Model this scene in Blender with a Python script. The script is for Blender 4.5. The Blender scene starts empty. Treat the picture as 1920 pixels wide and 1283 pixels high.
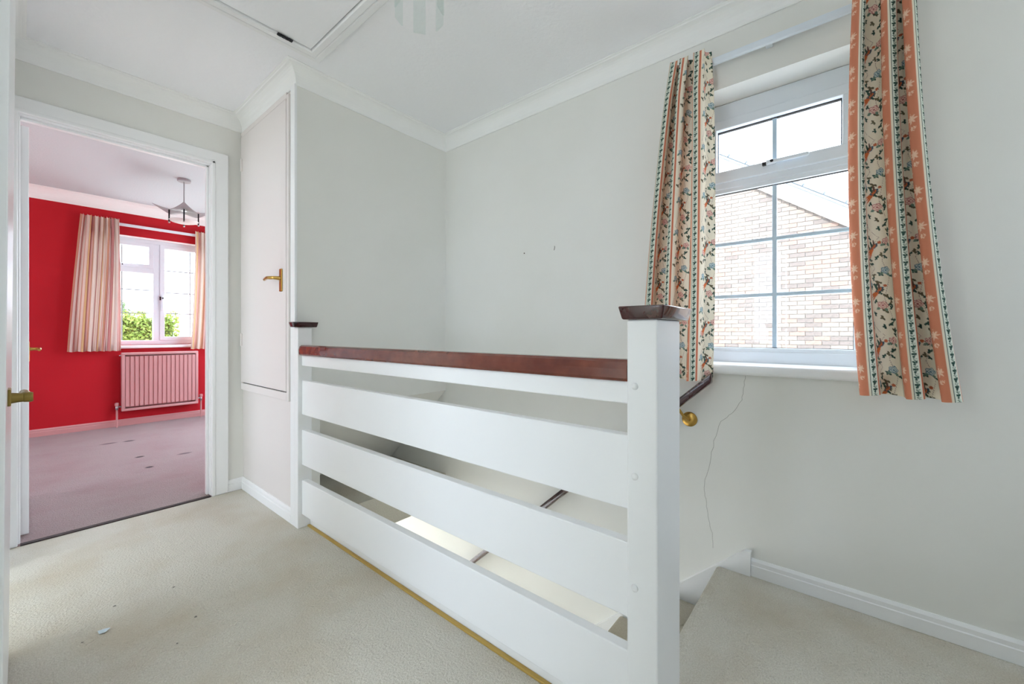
import bpy, bmesh, math, random
import numpy as np
from mathutils import Vector, Matrix

random.seed(7)
S = bpy.context.scene
C = S.collection

# ------------------------------------------------------------------ camera, world, sun, exposure
cam = bpy.data.cameras.new('camera'); cam_o = bpy.data.objects.new('camera', cam); C.objects.link(cam_o)
cam.sensor_width = 36.0; cam.lens = 36.0 * 760.0 / 1920.0; cam.shift_y = -17.0 / 1920.0
cam.clip_start = 0.02; cam.clip_end = 200
cam_o.location = (0, 0, 1.0)
cam_o.rotation_euler = (math.pi / 2, 0, -math.atan(920.0 / 760.0))
S.camera = cam_o

S.view_settings.view_transform = 'Standard'; S.view_settings.look = 'None'
S.view_settings.gamma = 1.0; S.view_settings.exposure = 1.03
S.view_settings.use_curve_mapping = False
try:
    S.cycles.use_denoising = True
    S.cycles.use_adaptive_sampling = True; S.cycles.adaptive_threshold = 0.08; S.cycles.adaptive_min_samples = 24
    S.cycles.max_bounces = 9; S.cycles.diffuse_bounces = 6; S.cycles.glossy_bounces = 4
    S.cycles.transmission_bounces = 8; S.cycles.transparent_max_bounces = 12
    S.cycles.sample_clamp_indirect = 6.0
    S.cycles.caustics_reflective = False; S.cycles.caustics_refractive = False
except Exception:
    pass

SKY = 3.6
w = bpy.data.worlds.new('sky'); S.world = w; w.use_nodes = True
bg = w.node_tree.nodes['Background']; bg.inputs[0].default_value = (0.80, 0.895, 1.03, 1); bg.inputs[1].default_value = SKY

sun = bpy.data.lights.new('sun', 'SUN'); sun.energy = 5.0; sun.angle = math.radians(0.6); sun.color = (1, 0.95, 0.86)
sun_o = bpy.data.objects.new('sun', sun); C.objects.link(sun_o)
sun_o.rotation_euler = Vector((0.60, -0.50, -0.62)).to_track_quat('-Z', 'Y').to_euler()

def portal(loc, size_a, size_b, direction):
    l = bpy.data.lights.new('daylight_portal', 'AREA'); l.shape = 'RECTANGLE'; l.size = size_a; l.size_y = size_b
    l.cycles.is_portal = True
    o = bpy.data.objects.new('daylight_portal', l); C.objects.link(o); o.location = loc
    o.rotation_euler = Vector(direction).to_track_quat('-Z', 'Y').to_euler()
portal((2.14, 0.24, 1.45), 0.68, 1.2, (-1, 0, 0))
portal((1.425, -1.52, 1.5), 0.55, 1.2, (0, 1, 0))
portal((1.0, 6.16, 1.45), 1.26, 1.2, (0, -1, 0))
portal((-2.72, .7, 1.25), 4.2, 1.9, (1, 0, 0))
portal((2.14, 4.6, 1.25), 2.4, 2.0, (-1, 0, 0))
portal((-2.32, 4.55, 1.25), 1.9, 1.7, (1, 0, 0))
portal((-1.72, 3.35, -1.5), 1.7, 1.9, (1, 0, 0))
portal((.2, 4.25, -1.55), 3.4, 2.1, (0, -1, 0))

# ------------------------------------------------------------------ helpers
def lin(r, g, b):
    f = lambda c: (c / 12.92 if c <= 0.04045 else ((c + 0.055) / 1.055) ** 2.4)
    return (f(r / 255.), f(g / 255.), f(b / 255.), 1.0)

def mat(name, rgb, rough=0.5, metal=0.0, noise=None, bump=None, spec=0.5, coat=0.0, trans=0.0):
    """noise=(scale, rgb2, low, high); bump=(scale, strength, distance)"""
    m = bpy.data.materials.new(name); m.use_nodes = True
    nt = m.node_tree; b = nt.nodes['Principled BSDF']
    b.inputs['Base Color'].default_value = lin(*rgb); b.inputs['Roughness'].default_value = rough
    b.inputs['Metallic'].default_value = metal
    b.inputs['Specular IOR Level'].default_value = spec
    b.inputs['Coat Weight'].default_value = coat
    if trans: b.inputs['Transmission Weight'].default_value = trans
    tc = nt.nodes.new('ShaderNodeTexCoord')
    if noise:
        n = nt.nodes.new('ShaderNodeTexNoise'); n.inputs['Scale'].default_value = noise[0]; n.inputs['Detail'].default_value = 5
        nt.links.new(tc.outputs['Object'], n.inputs['Vector'])
        r = nt.nodes.new('ShaderNodeValToRGB'); r.color_ramp.elements[0].position = noise[2]; r.color_ramp.elements[1].position = noise[3]
        r.color_ramp.elements[0].color = lin(*rgb); r.color_ramp.elements[1].color = lin(*noise[1])
        nt.links.new(n.outputs['Fac'], r.inputs['Fac']); nt.links.new(r.outputs['Color'], b.inputs['Base Color'])
    if bump:
        n = nt.nodes.new('ShaderNodeTexNoise'); n.inputs['Scale'].default_value = bump[0]; n.inputs['Detail'].default_value = 4
        nt.links.new(tc.outputs['Object'], n.inputs['Vector'])
        bp = nt.nodes.new('ShaderNodeBump'); bp.inputs['Strength'].default_value = bump[1]; bp.inputs['Distance'].default_value = bump[2]
        nt.links.new(n.outputs['Fac'], bp.inputs['Height']); nt.links.new(bp.outputs['Normal'], b.inputs['Normal'])
    return m

def carpet(name, rgb, rgb2, rgb3, spots=()):
    m = bpy.data.materials.new(name); m.use_nodes = True
    nt = m.node_tree; b = nt.nodes['Principled BSDF']; L = nt.links
    b.inputs['Roughness'].default_value = 1.0; b.inputs['Specular IOR Level'].default_value = 0.05
    b.inputs['Sheen Weight'].default_value = 0.15
    tc = nt.nodes.new('ShaderNodeTexCoord')
    def noise(scale, det=4):
        n = nt.nodes.new('ShaderNodeTexNoise'); n.inputs['Scale'].default_value = scale; n.inputs['Detail'].default_value = det
        L.new(tc.outputs['Object'], n.inputs['Vector']); return n.outputs['Fac']
    def mix(fac, a, bb):
        x = nt.nodes.new('ShaderNodeMix'); x.data_type = 'RGBA'; L.new(fac, x.inputs[0])
        for s, v in ((x.inputs[6], a), (x.inputs[7], bb)):
            if isinstance(v, tuple): s.default_value = v
            else: L.new(v, s)
        return x.outputs[2]
    def ramp(fac, lo, hi):
        r = nt.nodes.new('ShaderNodeMapRange'); r.inputs[1].default_value = lo; r.inputs[2].default_value = hi
        L.new(fac, r.inputs[0]); return r.outputs[0]
    c = mix(ramp(noise(260, 2), 0.35, 0.65), lin(*rgb), lin(*rgb2))
    c = mix(ramp(noise(3.1), 0.45, 0.85), c, lin(*rgb3))
    for (sx, sy, rx, ry, col) in spots:
        sp = nt.nodes.new('ShaderNodeMapping'); sp.inputs['Location'].default_value = (-sx / rx, -sy / ry, 0); sp.inputs['Scale'].default_value = (1 / rx, 1 / ry, 0)
        L.new(tc.outputs['Object'], sp.inputs['Vector'])
        ln = nt.nodes.new('ShaderNodeVectorMath'); ln.operation = 'LENGTH'; L.new(sp.outputs[0], ln.inputs[0])
        c = mix(ramp(ln.outputs['Value'], 1.0, 0.5), c, lin(*col))
    L.new(c, b.inputs['Base Color'])
    b1 = nt.nodes.new('ShaderNodeBump'); b1.inputs['Strength'].default_value = 0.8; b1.inputs['Distance'].default_value = 0.006
    L.new(noise(130, 3), b1.inputs['Height'])
    b2 = nt.nodes.new('ShaderNodeBump'); b2.inputs['Strength'].default_value = 0.3; b2.inputs['Distance'].default_value = 0.02
    L.new(noise(9, 3), b2.inputs['Height']); L.new(b1.outputs[0], b2.inputs['Normal'])
    L.new(b2.outputs[0], b.inputs['Normal'])
    return m

M = {}
M['wall'] = mat('wall_paint', (234, 234, 229), 0.85, noise=(2.2, (231, 231, 225), 0.4, 0.7), bump=(60, 0.05, 0.002), spec=0.2)
M['ceiling'] = mat('ceiling_artex', (248, 249, 251), 0.9, bump=(55, 0.4, 0.004), spec=0.2)
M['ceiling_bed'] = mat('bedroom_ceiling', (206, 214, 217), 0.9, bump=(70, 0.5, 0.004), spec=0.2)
M['coving'] = mat('coving_paint', (244, 245, 243), 0.7, bump=(30, 0.03, 0.002), spec=0.3)
M['white'] = mat('white_gloss', (242, 243, 243), 0.28, bump=(14, 0.05, 0.003))
M['cupb'] = mat('cupboard_gloss', (228, 222, 218), 0.35, bump=(10, 0.05, 0.003))
M['upvc'] = mat('white_plastic', (226, 234, 241), 0.3)
M['red'] = mat('red_wall', (186, 26, 38), 0.7, noise=(1.6, (176, 22, 34), 0.4, 0.7), bump=(80, 0.08, 0.002), spec=0.25)
M['beige'] = carpet('beige_carpet', (216, 212, 200), (196, 191, 176), (190, 178, 154))
M['mauve'] = carpet('mauve_carpet', (172, 153, 150), (126, 109, 108), (144, 117, 118),
                    [(0.632, 5.10, .05, .03, (60, 40, 48)), (0.606, 4.38, .035, .03, (45, 28, 35)), (0.605, 3.99, .03, .03, (50, 32, 38)), (0.50, 5.12, .07, .03, (90, 66, 75)), (0.86, 4.22, .06, .03, (95, 75, 82))])  # dark ellipses paint in the shade of dents in the pile
M['mahog'] = mat('mahogany', (100, 44, 33), 0.22, noise=(24, (122, 60, 43), 0.35, 0.7), coat=0.4)
M['darkwood'] = mat('dark_mahogany', (52, 16, 18), 0.2, noise=(20, (68, 24, 22), 0.4, 0.7), coat=0.5)
M['brass'] = mat('brass', (196, 158, 84), 0.28, 1.0)
M['oldbrass'] = mat('worn_brass', (150, 128, 72), 0.38, 1.0, bump=(90, 0.1, 0.001))
M['steel'] = mat('steel', (170, 168, 168), 0.3, 1.0)
M['darkmetal'] = mat('dark_metal', (50, 50, 52), 0.4, 0.7)
M['gold'] = mat('gold_trim', (190, 158, 82), 0.5, 0.3)
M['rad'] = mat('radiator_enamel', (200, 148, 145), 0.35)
M['gasket'] = mat('gasket_and_gap_shade', (30, 32, 36), 0.6)
M['bar'] = mat('glazing_bar', (186, 208, 222), 0.4)
M['bar2'] = mat('thin_glazing_bar', (150, 154, 158), 0.5)
M['shade'] = mat('satin_shade', (168, 165, 168), 0.45, 0.2)
M['frost'] = mat('frosted_disc', (235, 232, 228), 0.5)
M['brick'] = mat('pale_brick', (126, 115, 107), 0.9, noise=(14, (117, 107, 99), 0.4, 0.7), bump=(40, 0.4, 0.01))
M['brick2'] = mat('pink_brick', (131, 108, 98), 0.9, noise=(14, (117, 101, 94), 0.4, 0.7), bump=(40, 0.4, 0.01))
M['brick3'] = mat('grey_brick', (104, 96, 92), 0.9, noise=(14, (97, 91, 87), 0.4, 0.7), bump=(40, 0.4, 0.01))
M['mortar'] = mat('mortar', (150, 146, 140), 0.95, bump=(60, 0.3, 0.006))
M['barge'] = mat('white_bargeboard', (240, 240, 240), 0.5)
M['tile'] = mat('grey_roof_tile', (124, 133, 140), 0.8, noise=(9, (110, 118, 124), 0.4, 0.7))
M['ground'] = mat('pale_paving', (226, 223, 216), 0.95, noise=(1.5, (212, 208, 200), 0.4, 0.7))
M['leaf'] = mat('hedge_leaf', (118, 142, 62), 0.6, noise=(1.8, (166, 178, 86), 0.35, 0.65))
M['bark'] = mat('bark', (80, 66, 50), 0.9)
M['hook'] = mat('dark_mark', (110, 104, 96), 0.8)
M['paper'] = mat('foil_paper', (205, 222, 232), 0.35)
M['plaster'] = mat('hall_paint', (246, 245, 240), 0.85, spec=0.2)

def glass_mat(name, tint, rough=0.0, ior=1.45, fixed=None):
    m = bpy.data.materials.new(name); m.use_nodes = True; nt = m.node_tree
    nt.nodes.remove(nt.nodes['Principled BSDF']); out = nt.nodes['Material Output']
    t = nt.nodes.new('ShaderNodeBsdfTransparent'); t.inputs[0].default_value = lin(*tint)
    g = nt.nodes.new('ShaderNodeBsdfGlossy'); g.inputs['Roughness'].default_value = rough
    lw = nt.nodes.new('ShaderNodeFresnel'); lw.inputs['IOR'].default_value = ior
    x = nt.nodes.new('ShaderNodeMixShader'); x.inputs[0].default_value = fixed or 0
    if fixed is None: nt.links.new(lw.outputs[0], x.inputs[0])
    nt.links.new(t.outputs[0], x.inputs[1]); nt.links.new(g.outputs[0], x.inputs[2]); nt.links.new(x.outputs[0], out.inputs[0])
    return m
M['glass'] = glass_mat('window_glass', (252, 253, 254), fixed=0.03)
M['lampglass'] = glass_mat('lamp_glass', (250, 253, 252), rough=0.05, fixed=0.04)

class MB:
    def __init__(s): s.bm = bmesh.new()
    def box(s, x0, x1, y0, y1, z0, z1, bev=0.0, seg=2):
        r = bmesh.ops.create_cube(s.bm, size=1.0)
        vs = r['verts']
        for v in vs:
            v.co = Vector((x0 + (v.co.x + .5) * (x1 - x0), y0 + (v.co.y + .5) * (y1 - y0), z0 + (v.co.z + .5) * (z1 - z0)))
        if bev > 0:
            es = list({e for v in vs for e in v.link_edges})
            bmesh.ops.bevel(s.bm, geom=es, offset=bev, segments=seg, affect='EDGES', profile=0.5)
        return s
    def prism(s, pts, vec):
        """extrude closed polygon pts (3D) along vec"""
        vec = Vector(vec); a = [s.bm.verts.new(Vector(p)) for p in pts]; b = [s.bm.verts.new(Vector(p) + vec) for p in pts]
        n = len(pts); s.bm.faces.new(a[::-1]); s.bm.faces.new(b)
        for i in range(n): s.bm.faces.new((a[i], a[(i + 1) % n], b[(i + 1) % n], b[i]))
        return s
    def tube(s, pts, rad, n=12, caps=True):
        pts = [Vector(p) for p in pts]; rads = rad if isinstance(rad, (list, tuple)) else [rad] * len(pts)
        up = None; rings = []
        for i, p in enumerate(pts):
            d = (pts[min(i + 1, len(pts) - 1)] - pts[max(i - 1, 0)]).normalized()
            if up is None:
                up = Vector((0, 0, 1)) if abs(d.z) < .9 else Vector((1, 0, 0))
            a = d.cross(up).normalized(); bb = a.cross(d).normalized(); up = bb
            rings.append([s.bm.verts.new(p + (a * math.cos(t) + bb * math.sin(t)) * rads[i]) for t in [2 * math.pi * k / n for k in range(n)]])
        for i in range(len(rings) - 1):
            for k in range(n):
                s.bm.faces.new((rings[i][k], rings[i][(k + 1) % n], rings[i + 1][(k + 1) % n], rings[i + 1][k]))
        if caps:
            s.bm.faces.new(rings[0][::-1]); s.bm.faces.new(rings[-1])
        return s
    def sweep(s, path, prof, closed=False):
        """path of (x,y) corners walked with the room on the LEFT; prof of (inset, z); mitred"""
        n = len(path); rows = []
        P = [Vector((p[0], p[1])) for p in path]
        for i in range(n):
            if closed or 0 < i < n - 1:
                d0 = (P[i] - P[i - 1]).normalized(); d1 = (P[(i + 1) % n] - P[i]).normalized()
            elif i == 0: d0 = d1 = (P[1] - P[0]).normalized()
            else: d0 = d1 = (P[-1] - P[-2]).normalized()
            n0 = Vector((-d0.y, d0.x)); n1 = Vector((-d1.y, d1.x)); m = (n0 + n1); m = m / max(1e-6, m.dot(n0))
            rows.append([s.bm.verts.new((P[i].x + m.x * d, P[i].y + m.y * d, z)) for d, z in prof])
        k = len(prof); last = n if closed else n - 1
        for i in range(last):
            a = rows[i]; b = rows[(i + 1) % n]
            for j in range(k): s.bm.faces.new((a[j], b[j], b[(j + 1) % k], a[(j + 1) % k]))
        if not closed:
            s.bm.faces.new(rows[0]); s.bm.faces.new(rows[-1][::-1])
        return s
    def cells(s, xs, ys, zs, solid):
        """solid made of grid cells; only outer faces are built"""
        nx, ny, nz = len(xs) - 1, len(ys) - 1, len(zs) - 1
        occ = lambda i, j, k: 0 <= i < nx and 0 <= j < ny and 0 <= k < nz and solid((xs[i] + xs[i + 1]) / 2, (ys[j] + ys[j + 1]) / 2, (zs[k] + zs[k + 1]) / 2)
        cache = {}
        def V(i, j, k):
            if (i, j, k) not in cache: cache[(i, j, k)] = s.bm.verts.new((xs[i], ys[j], zs[k]))
            return cache[(i, j, k)]
        for i in range(nx):
            for j in range(ny):
                for k in range(nz):
                    if not occ(i, j, k): continue
                    for d, q in (((-1, 0, 0), ((i, j, k), (i, j, k + 1), (i, j + 1, k + 1), (i, j + 1, k))), ((1, 0, 0), ((i + 1, j, k), (i + 1, j + 1, k), (i + 1, j + 1, k + 1), (i + 1, j, k + 1))),
                                 ((0, -1, 0), ((i, j, k), (i + 1, j, k), (i + 1, j, k + 1), (i, j, k + 1))), ((0, 1, 0), ((i, j + 1, k), (i, j + 1, k + 1), (i + 1, j + 1, k + 1), (i + 1, j + 1, k))),
                                 ((0, 0, -1), ((i, j, k), (i, j + 1, k), (i + 1, j + 1, k), (i + 1, j, k))), ((0, 0, 1), ((i, j, k + 1), (i + 1, j, k + 1), (i + 1, j + 1, k + 1), (i, j + 1, k + 1)))):
                        if not occ(i + d[0], j + d[1], k + d[2]):
                            s.bm.faces.new([V(*c) for c in q])
        return s
    def lathe(s, c, axis, prof, n=24):
        """prof: (radius, height) along axis from point c"""
        c = Vector(c); ax = Vector(axis).normalized(); u = ax.orthogonal().normalized(); v = ax.cross(u)
        rows = [[s.bm.verts.new(c + ax * h + (u * math.cos(t) + v * math.sin(t)) * max(r, 1e-5)) for t in [2 * math.pi * k / n for k in range(n)]] for r, h in prof]
        for i in range(len(rows) - 1):
            for k in range(n): s.bm.faces.new((rows[i][k], rows[i][(k + 1) % n], rows[i + 1][(k + 1) % n], rows[i + 1][k]))
        s.bm.faces.new(rows[0][::-1]); s.bm.faces.new(rows[-1])
        return s
    def mesh(s, name, m, smooth=False):
        bmesh.ops.recalc_face_normals(s.bm, faces=s.bm.faces)
        me = bpy.data.meshes.new(name); s.bm.to_mesh(me); s.bm.free(); me.materials.append(m)
        if smooth:
            for p in me.polygons: p.use_smooth = True
            try: me.set_sharp_from_angle(angle=math.radians(38))
            except Exception: pass
        return me

def link(name, me, parent=None, loc=None):
    o = bpy.data.objects.new(name, me); C.objects.link(o)
    if parent is not None:
        o.parent = parent
        if loc is None:                       # mesh in world coordinates: undo the parent's offset
            off = Vector((0, 0, 0)); p = parent
            while p is not None: off += p.location; p = p.parent
            o.location = -off
    if loc is not None: o.location = loc
    return o
def obj(name, mb, m, parent=None, smooth=False): return link(name, mb.mesh(name, m, smooth), parent)
def B(*a, bev=0.0, seg=2): return MB().box(*a, bev=bev, seg=seg)
def tag(o, label, cat, kind=None, group=None):
    o['label'] = label; o['category'] = cat
    if kind: o['kind'] = kind
    if group: o['group'] = group
    return o
def thing(name, label, cat, loc=(0, 0, 0), kind=None, group=None):
    o = bpy.data.objects.new(name, None); C.objects.link(o); o.location = loc; o.empty_display_size = 0.1
    return tag(o, label, cat, kind, group)
STR = 'structure'

# ------------------------------------------------------------------ dimensions (metres, camera eye at 0,0,1)
XL, XW, YD, YK, XC = -0.06, 1.922, 3.0, 2.2, 0.911
ZC = 2.37
YR = 5.99
YN = 0.41            # top stair nosing
GO, RI = 0.22, 0.201 # stair going and rise

# ------------------------------------------------------------------ floors and ceilings
def landing_solid(x, y, z):
    if XC + .044 < x and YN < y < YK + .0 : return False
    return True
fl = MB().cells([-2.7, XL, XC + .044, XW + .05], [-1.45, YN, 1.0, YK, YD - .012], [-.2, 0.0], landing_solid)
o = tag(obj('floor', fl, M['beige']), 'beige cut pile carpet covering the landing floor', 'carpet', STR)
edge = obj('stair_nosing', MB().box(XC + .146, XW - .014, YN - .03, YN + .022, -.034, .002, .013, 3), M['beige'], o, True)
tr = obj('carpet_trim', B(XC + .032, XC + .046, YN + .02, 2.154, -.004, .007, bev=.002), M['gold'], o)
tr['label'] = 'thin gold edging strip along the carpet'
ap = obj('landing_fascia', B(XC + .047, XC + .075, YN + .0, YK - .001, -.26, .055, bev=.003), M['white'], o)
ap['label'] = 'white painted fascia board at the stairwell edge'

o = tag(obj('floor_bedroom', B(-2.25, XW - .02, YD - .012, YR + .05, -.2, .004), M['mauve']), 'grey mauve carpet in the red bedroom', 'carpet', STR)
obj('threshold_edge', B(-.003, .735, YD - .017, YD + .012, -.01, .006, bev=.002), mat('carpet_join', (72, 62, 62), .9), o)
tag(obj('floor_hall', B(-1.6, XW + .05, -.4, 4.3, -2.85, -2.62), M['beige']), 'carpeted hall floor at the foot of the stairs', 'carpet', STR)

hx0, hx1, hy0, hy1 = .24, .955, 1.26, 2.05    # loft hatch architrave outer size
tag(obj('ceiling', B(-2.7, XW + .2, -1.55, YD + .05, ZC, ZC + .12), M['ceiling']), 'white textured landing ceiling', 'ceiling', STR)
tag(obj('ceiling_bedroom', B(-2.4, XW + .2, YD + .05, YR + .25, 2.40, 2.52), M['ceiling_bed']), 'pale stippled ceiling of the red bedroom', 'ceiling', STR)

# ------------------------------------------------------------------ walls
wy0, wy1, wz0, wz1 = -.09, .57, .862, 2.053
def wr(x, y, z): return not (wy0 < y < wy1 and wz0 < z < wz1) and not (3.4 < y < 5.8 and .25 < z < 2.25)
wall_r = tag(obj('wall_right', MB().cells([XW, XW + .2], [-1.55, wy0, wy1, 3.4, 5.8, YR + .2], [-2.7, .25, wz0, wz1, 2.25, 2.37], wr), M['wall']), 'off white wall with the window beside the stairs', 'wall', STR)
tag(obj('wall_stair_end', MB().cells([XC, 1.03, XW + .001], [YK, YK + .08], [-.6, .592, ZC], lambda x, y, z: x < 1.03 or z > .592), M['wall']), 'off white wall above the stairwell next to the cupboard', 'wall', STR)
dx0, dx1, dz = -.003, .735, 2.03
ho = lambda x, y, z: not (dx0 - .02 < x < dx1 + .02 and z < dz + .02)
tag(obj('wall_far', MB().cells([-2.7, dx0 - .02, dx1 + .02, XC + .05], [YD, YD + .055], [0, dz + .02, ZC], ho), M['wall']), 'off white wall around the bedroom doorway', 'wall', STR)
tag(obj('wall_bedroom_near', MB().cells([-2.2, dx0 - .02, dx1 + .02, XW - .02], [YD + .055, YD + .1], [-.0, dz + .02, 2.40], ho), M['red']), 'red inner wall on the door side of the bedroom', 'wall', STR)
# cupboard front (painted boarding) with the near corner
cw = tag(obj('wall_cupboard', B(XC, XC + .05, YK + .0005, YD - .0005, -.0, ZC), M['cupb']), 'white painted cupboard wall between doorway and stairwell', 'wall', STR)
obj('corner_post', B(XC - .014, XC + .0005, YK - .004, YK + .048, 0, 2.29, bev=.003), M['white'], cw)
tag(obj('wall_left', MB().cells([XL - .1, XL], [-1.45, .40, 1.14, 2.02, 2.74, YD - .0005], [0, 2.03, ZC], lambda x, y, z: not (2.02 < y < 2.74 and z < 2.03) and not (.40 < y < 1.14)), M['wall']), 'off white wall on the near left of the landing', 'wall', STR)  # gap nearest the viewpoint is cut to let in added daylight
rz = lambda x, y, z: not (1.15 < x < 1.7 and .9 < z < 2.1)
rear = tag(obj('wall_rear', MB().cells([-2.8, 1.15, 1.7, XW + .2], [-1.55, -1.45], [0, .9, 2.1, ZC], rz), M['wall']), 'off white wall behind the viewpoint with an opening added for light', 'wall', STR)  # unseen opening added behind the camera for more daylight
# side room on the left that lets daylight in through the open doorway
tag(obj('wall_side_room', MB().cells([-2.8, -2.7], [-1.45, -1.4, 2.8, YD + .1], [0, .3, 2.2, ZC], lambda x, y, z: not (-1.4 < y < 2.8 and .3 < z < 2.2)), M['wall']), 'unseen side room wall with an opening added for daylight', 'wall', STR)  # wide unseen opening added to light the landing from the left
tag(obj('wall_light_baffle', B(-2.7, XL - .1, 1.05, 1.15, 0, ZC), M['wall']), 'unseen partition added to steer daylight from the left', 'wall', STR)  # unseen partition added to steer which window light reaches the landing
# bedroom
bx0, bx1, bz0, bz1 = .38, 1.62, .866, 2.055
bw = tag(obj('wall_bedroom_far', MB().cells([-2.3, bx0, bx1, XW - .02], [YR, YR + .2], [0, bz0, bz1, 2.40], lambda x, y, z: not (bx0 < x < bx1 and bz0 < z < bz1)), M['red']), 'bright red bedroom wall with the striped curtains', 'wall', STR)
tag(obj('wall_bedroom_left', MB().cells([-2.3, -2.2], [YD + .1, 3.6, 5.5, YR], [0, .4, 2.1, 2.40], lambda x, y, z: not (3.6 < y < 5.5 and .4 < z < 2.1)), M['red']), 'red wall hidden behind the bedroom door', 'wall', STR)
tag(obj('wall_bedroom_right', MB().cells([XW - .06, XW - .02], [YD + .1, 3.4, 5.8, YR], [0, .25, 2.25, 2.40], lambda x, y, z: not (3.4 < y < 5.8 and .25 < z < 2.25)), M['red']), 'red wall on the right of the bedroom', 'wall', STR)
# stairwell below the landing
sof = tag(obj('ceiling_stair_slope', MB().prism([(1.03, YK, .592), (1.03, 3.42, -.50), (1.03, 3.42, -.42), (1.03, YK + .08, .60)], (XW - 1.03, 0, 0)), M['plaster']), 'sloping plaster soffit over the lower stairs', 'ceiling', STR)
tag(obj('wall_stairwell_side', B(.96, 1.03, -.4, .9, -2.7, -.26), M['plaster']), 'wall under the landing edge on the stairwell side', 'wall', STR)
tag(obj('ceiling_hall', B(-1.6, XW + .05, 3.42, 4.3, -.50, -.38), M['plaster']), 'hall ceiling beyond the sloping soffit', 'ceiling', STR)
tag(obj('wall_under_landing', B(-1.6, XW, -.5, -.4, -2.7, -.2), M['plaster']), 'wall closing the space under the landing', 'wall', STR)

tag(obj('wall_hall_left', MB().cells([-1.7, -1.6], [-.5, 2.5, 4.2, 4.3], [-2.7, -2.45, -.55, -.2], lambda x, y, z: not (2.5 < y < 4.2 and -2.45 < z < -.55)), M['plaster']), 'side wall of the hall downstairs with an opening added for light', 'wall', STR)  # opening added so daylight reaches the soffit and lower stairs

# cracks and marks on the window wall
cr = [(.327, .821), (.333, .77), (.341, .719), (.375, .66), (.418, .619), (.445, .53), (.465, .426), (.487, .327), (.483, .28), (.476, .236), (.468, .18), (.454, .125), (.446, .04)]
pts = []
for i in range(len(cr) - 1):
    for k in range(4):
        t = k / 4.; pts.append((XW - .0002, cr[i][0] + (cr[i + 1][0] - cr[i][0]) * t + random.uniform(-.003, .003), cr[i][1] + (cr[i + 1][1] - cr[i][1]) * t))
q = obj('plaster_crack', MB().tube(pts, .0006, 5), mat('crack_line', (150, 148, 140), .9), wall_r); q['label'] = 'hairline plaster crack running down from the sill'
q = obj('picture_hook', MB().tube([(XW - .001, 1.275, 1.492), (XW - .003, 1.272, 1.485), (XW - .003, 1.277, 1.468)], .0016, 6), M['hook'], wall_r)
q = obj('nail', MB().lathe((XW + .001, 1.492, 1.478), (-1, 0, 0), [(.004, 0), (.004, .003), (.002, .004)], 10), M['hook'], wall_r)

# ------------------------------------------------------------------ coving and skirting
def cove(d, h, z, n=8):
    p = [(0, z), (0, z - h), (.006, z - h), (.009, z - h + .006)]
    for k in range(n + 1):
        t = k / n * math.pi / 2
        p.append((d - .012 - (d - .024) * math.cos(t), z - h + .008 + (h - .02) * math.sin(t) ** 1.0 * 1.0))
    p = p[:4] + [(.009 + (d - .022) * (1 - math.cos(t)), z - h + .006 + (h - .016) * math.sin(t)) for t in [k / n * math.pi / 2 for k in range(1, n + 1)]]
    p += [(d - .010, z - .006), (d, z - .004), (d, z)]
    return p
loop = [(XW, -1.45), (XW, YK), (XC, YK), (XC, YD), (XL, YD), (XL, 1.15)]
tag(obj('trim_1', MB().sweep(loop, cove(.075, .087, ZC)), M['coving']), 'white concave coving around the landing ceiling', 'coving', STR)
tag(obj('trim_2', MB().sweep([(-2.2, YD + .1), (XW - .06, YD + .1), (XW - .06, YR), (-2.2, YR)], cove(.10, .11, 2.40), True), M['coving']), 'white coving around the bedroom ceiling', 'coving', STR)
def skirt(h, d=.013): return [(0, .001), (d, .001), (d, h * .62), (d - .003, h * .66), (d - .003, h * .86), (d - .009, h), (0, h)]
tag(obj('baseboard_right', MB().sweep([(XW, -1.45), (XW, .304)], skirt(.072)), M['white']), 'white skirting board on the window wall', 'skirting', STR)
tag(obj('baseboard_far', MB().sweep([(XC, YK + .05), (XC, YD), (.822, YD)], skirt(.074)), M['white']), 'white skirting board turning the corner under the cupboard', 'skirting', STR)
tag(obj('baseboard_left', MB().sweep([(XL, YD - .02), (XL, 2.83)], skirt(.074, .02)), M['white']), 'short white skirting left of the bedroom doorway', 'skirting', STR)
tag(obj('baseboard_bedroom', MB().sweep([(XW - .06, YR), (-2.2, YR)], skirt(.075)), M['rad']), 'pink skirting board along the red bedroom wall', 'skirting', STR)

# ------------------------------------------------------------------ doors
def arch(name, parent, m, x0, x1, y0, y1, z0, z1, bev=.004): return obj(name, B(x0, x1, y0, y1, z0, z1, bev=bev), m, parent)
d1 = thing('door_1', 'white door frame with open door into the red bedroom', 'door', (.36, YD, 0), STR)
for nm, a in (('architrave', (dx1 + .008, .826, YD - .018, YD - .0005, .001, 2.108)), ('architrave', (XL + .001, dx0 - .008, YD - .018, YD - .0005, .001, 2.108)), ('architrave', (XL + .001, .826, YD - .0185, YD - .0005, dz + .010, 2.11))):
    ar = arch(nm, d1, M['white'], *a)
obj('architrave_bead', MB().box(dx1 + .004, dx1 + .024, YD - .022, YD - .001, .001, dz + .03, .005).box(dx0 - .02, dx1 + .024, YD - .022, YD - .001, dz + .004, dz + .024, .005), M['white'], d1)
arch('jamb', d1, M['white'], dx1, dx1 + .0195, YD + .0, YD + .1, .005, dz); arch('jamb', d1, M['white'], dx0 - .0195, dx0, YD, YD + .1, .005, dz)
arch('head', d1, M['white'], dx0 - .019, dx1 + .019, YD, YD + .1, dz, dz + .0195)
obj('door_stop', MB().box(dx1 - .012, dx1, YD + .03, YD + .06, .006, dz, .002).box(dx0, dx1, YD + .03, YD + .06, dz - .012, dz, .002), M['white'], d1)
lf = obj('leaf', B(-.02, .024, YD + .105, YD + .83, .012, 2.015, bev=.003), M['white'], d1)
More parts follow.
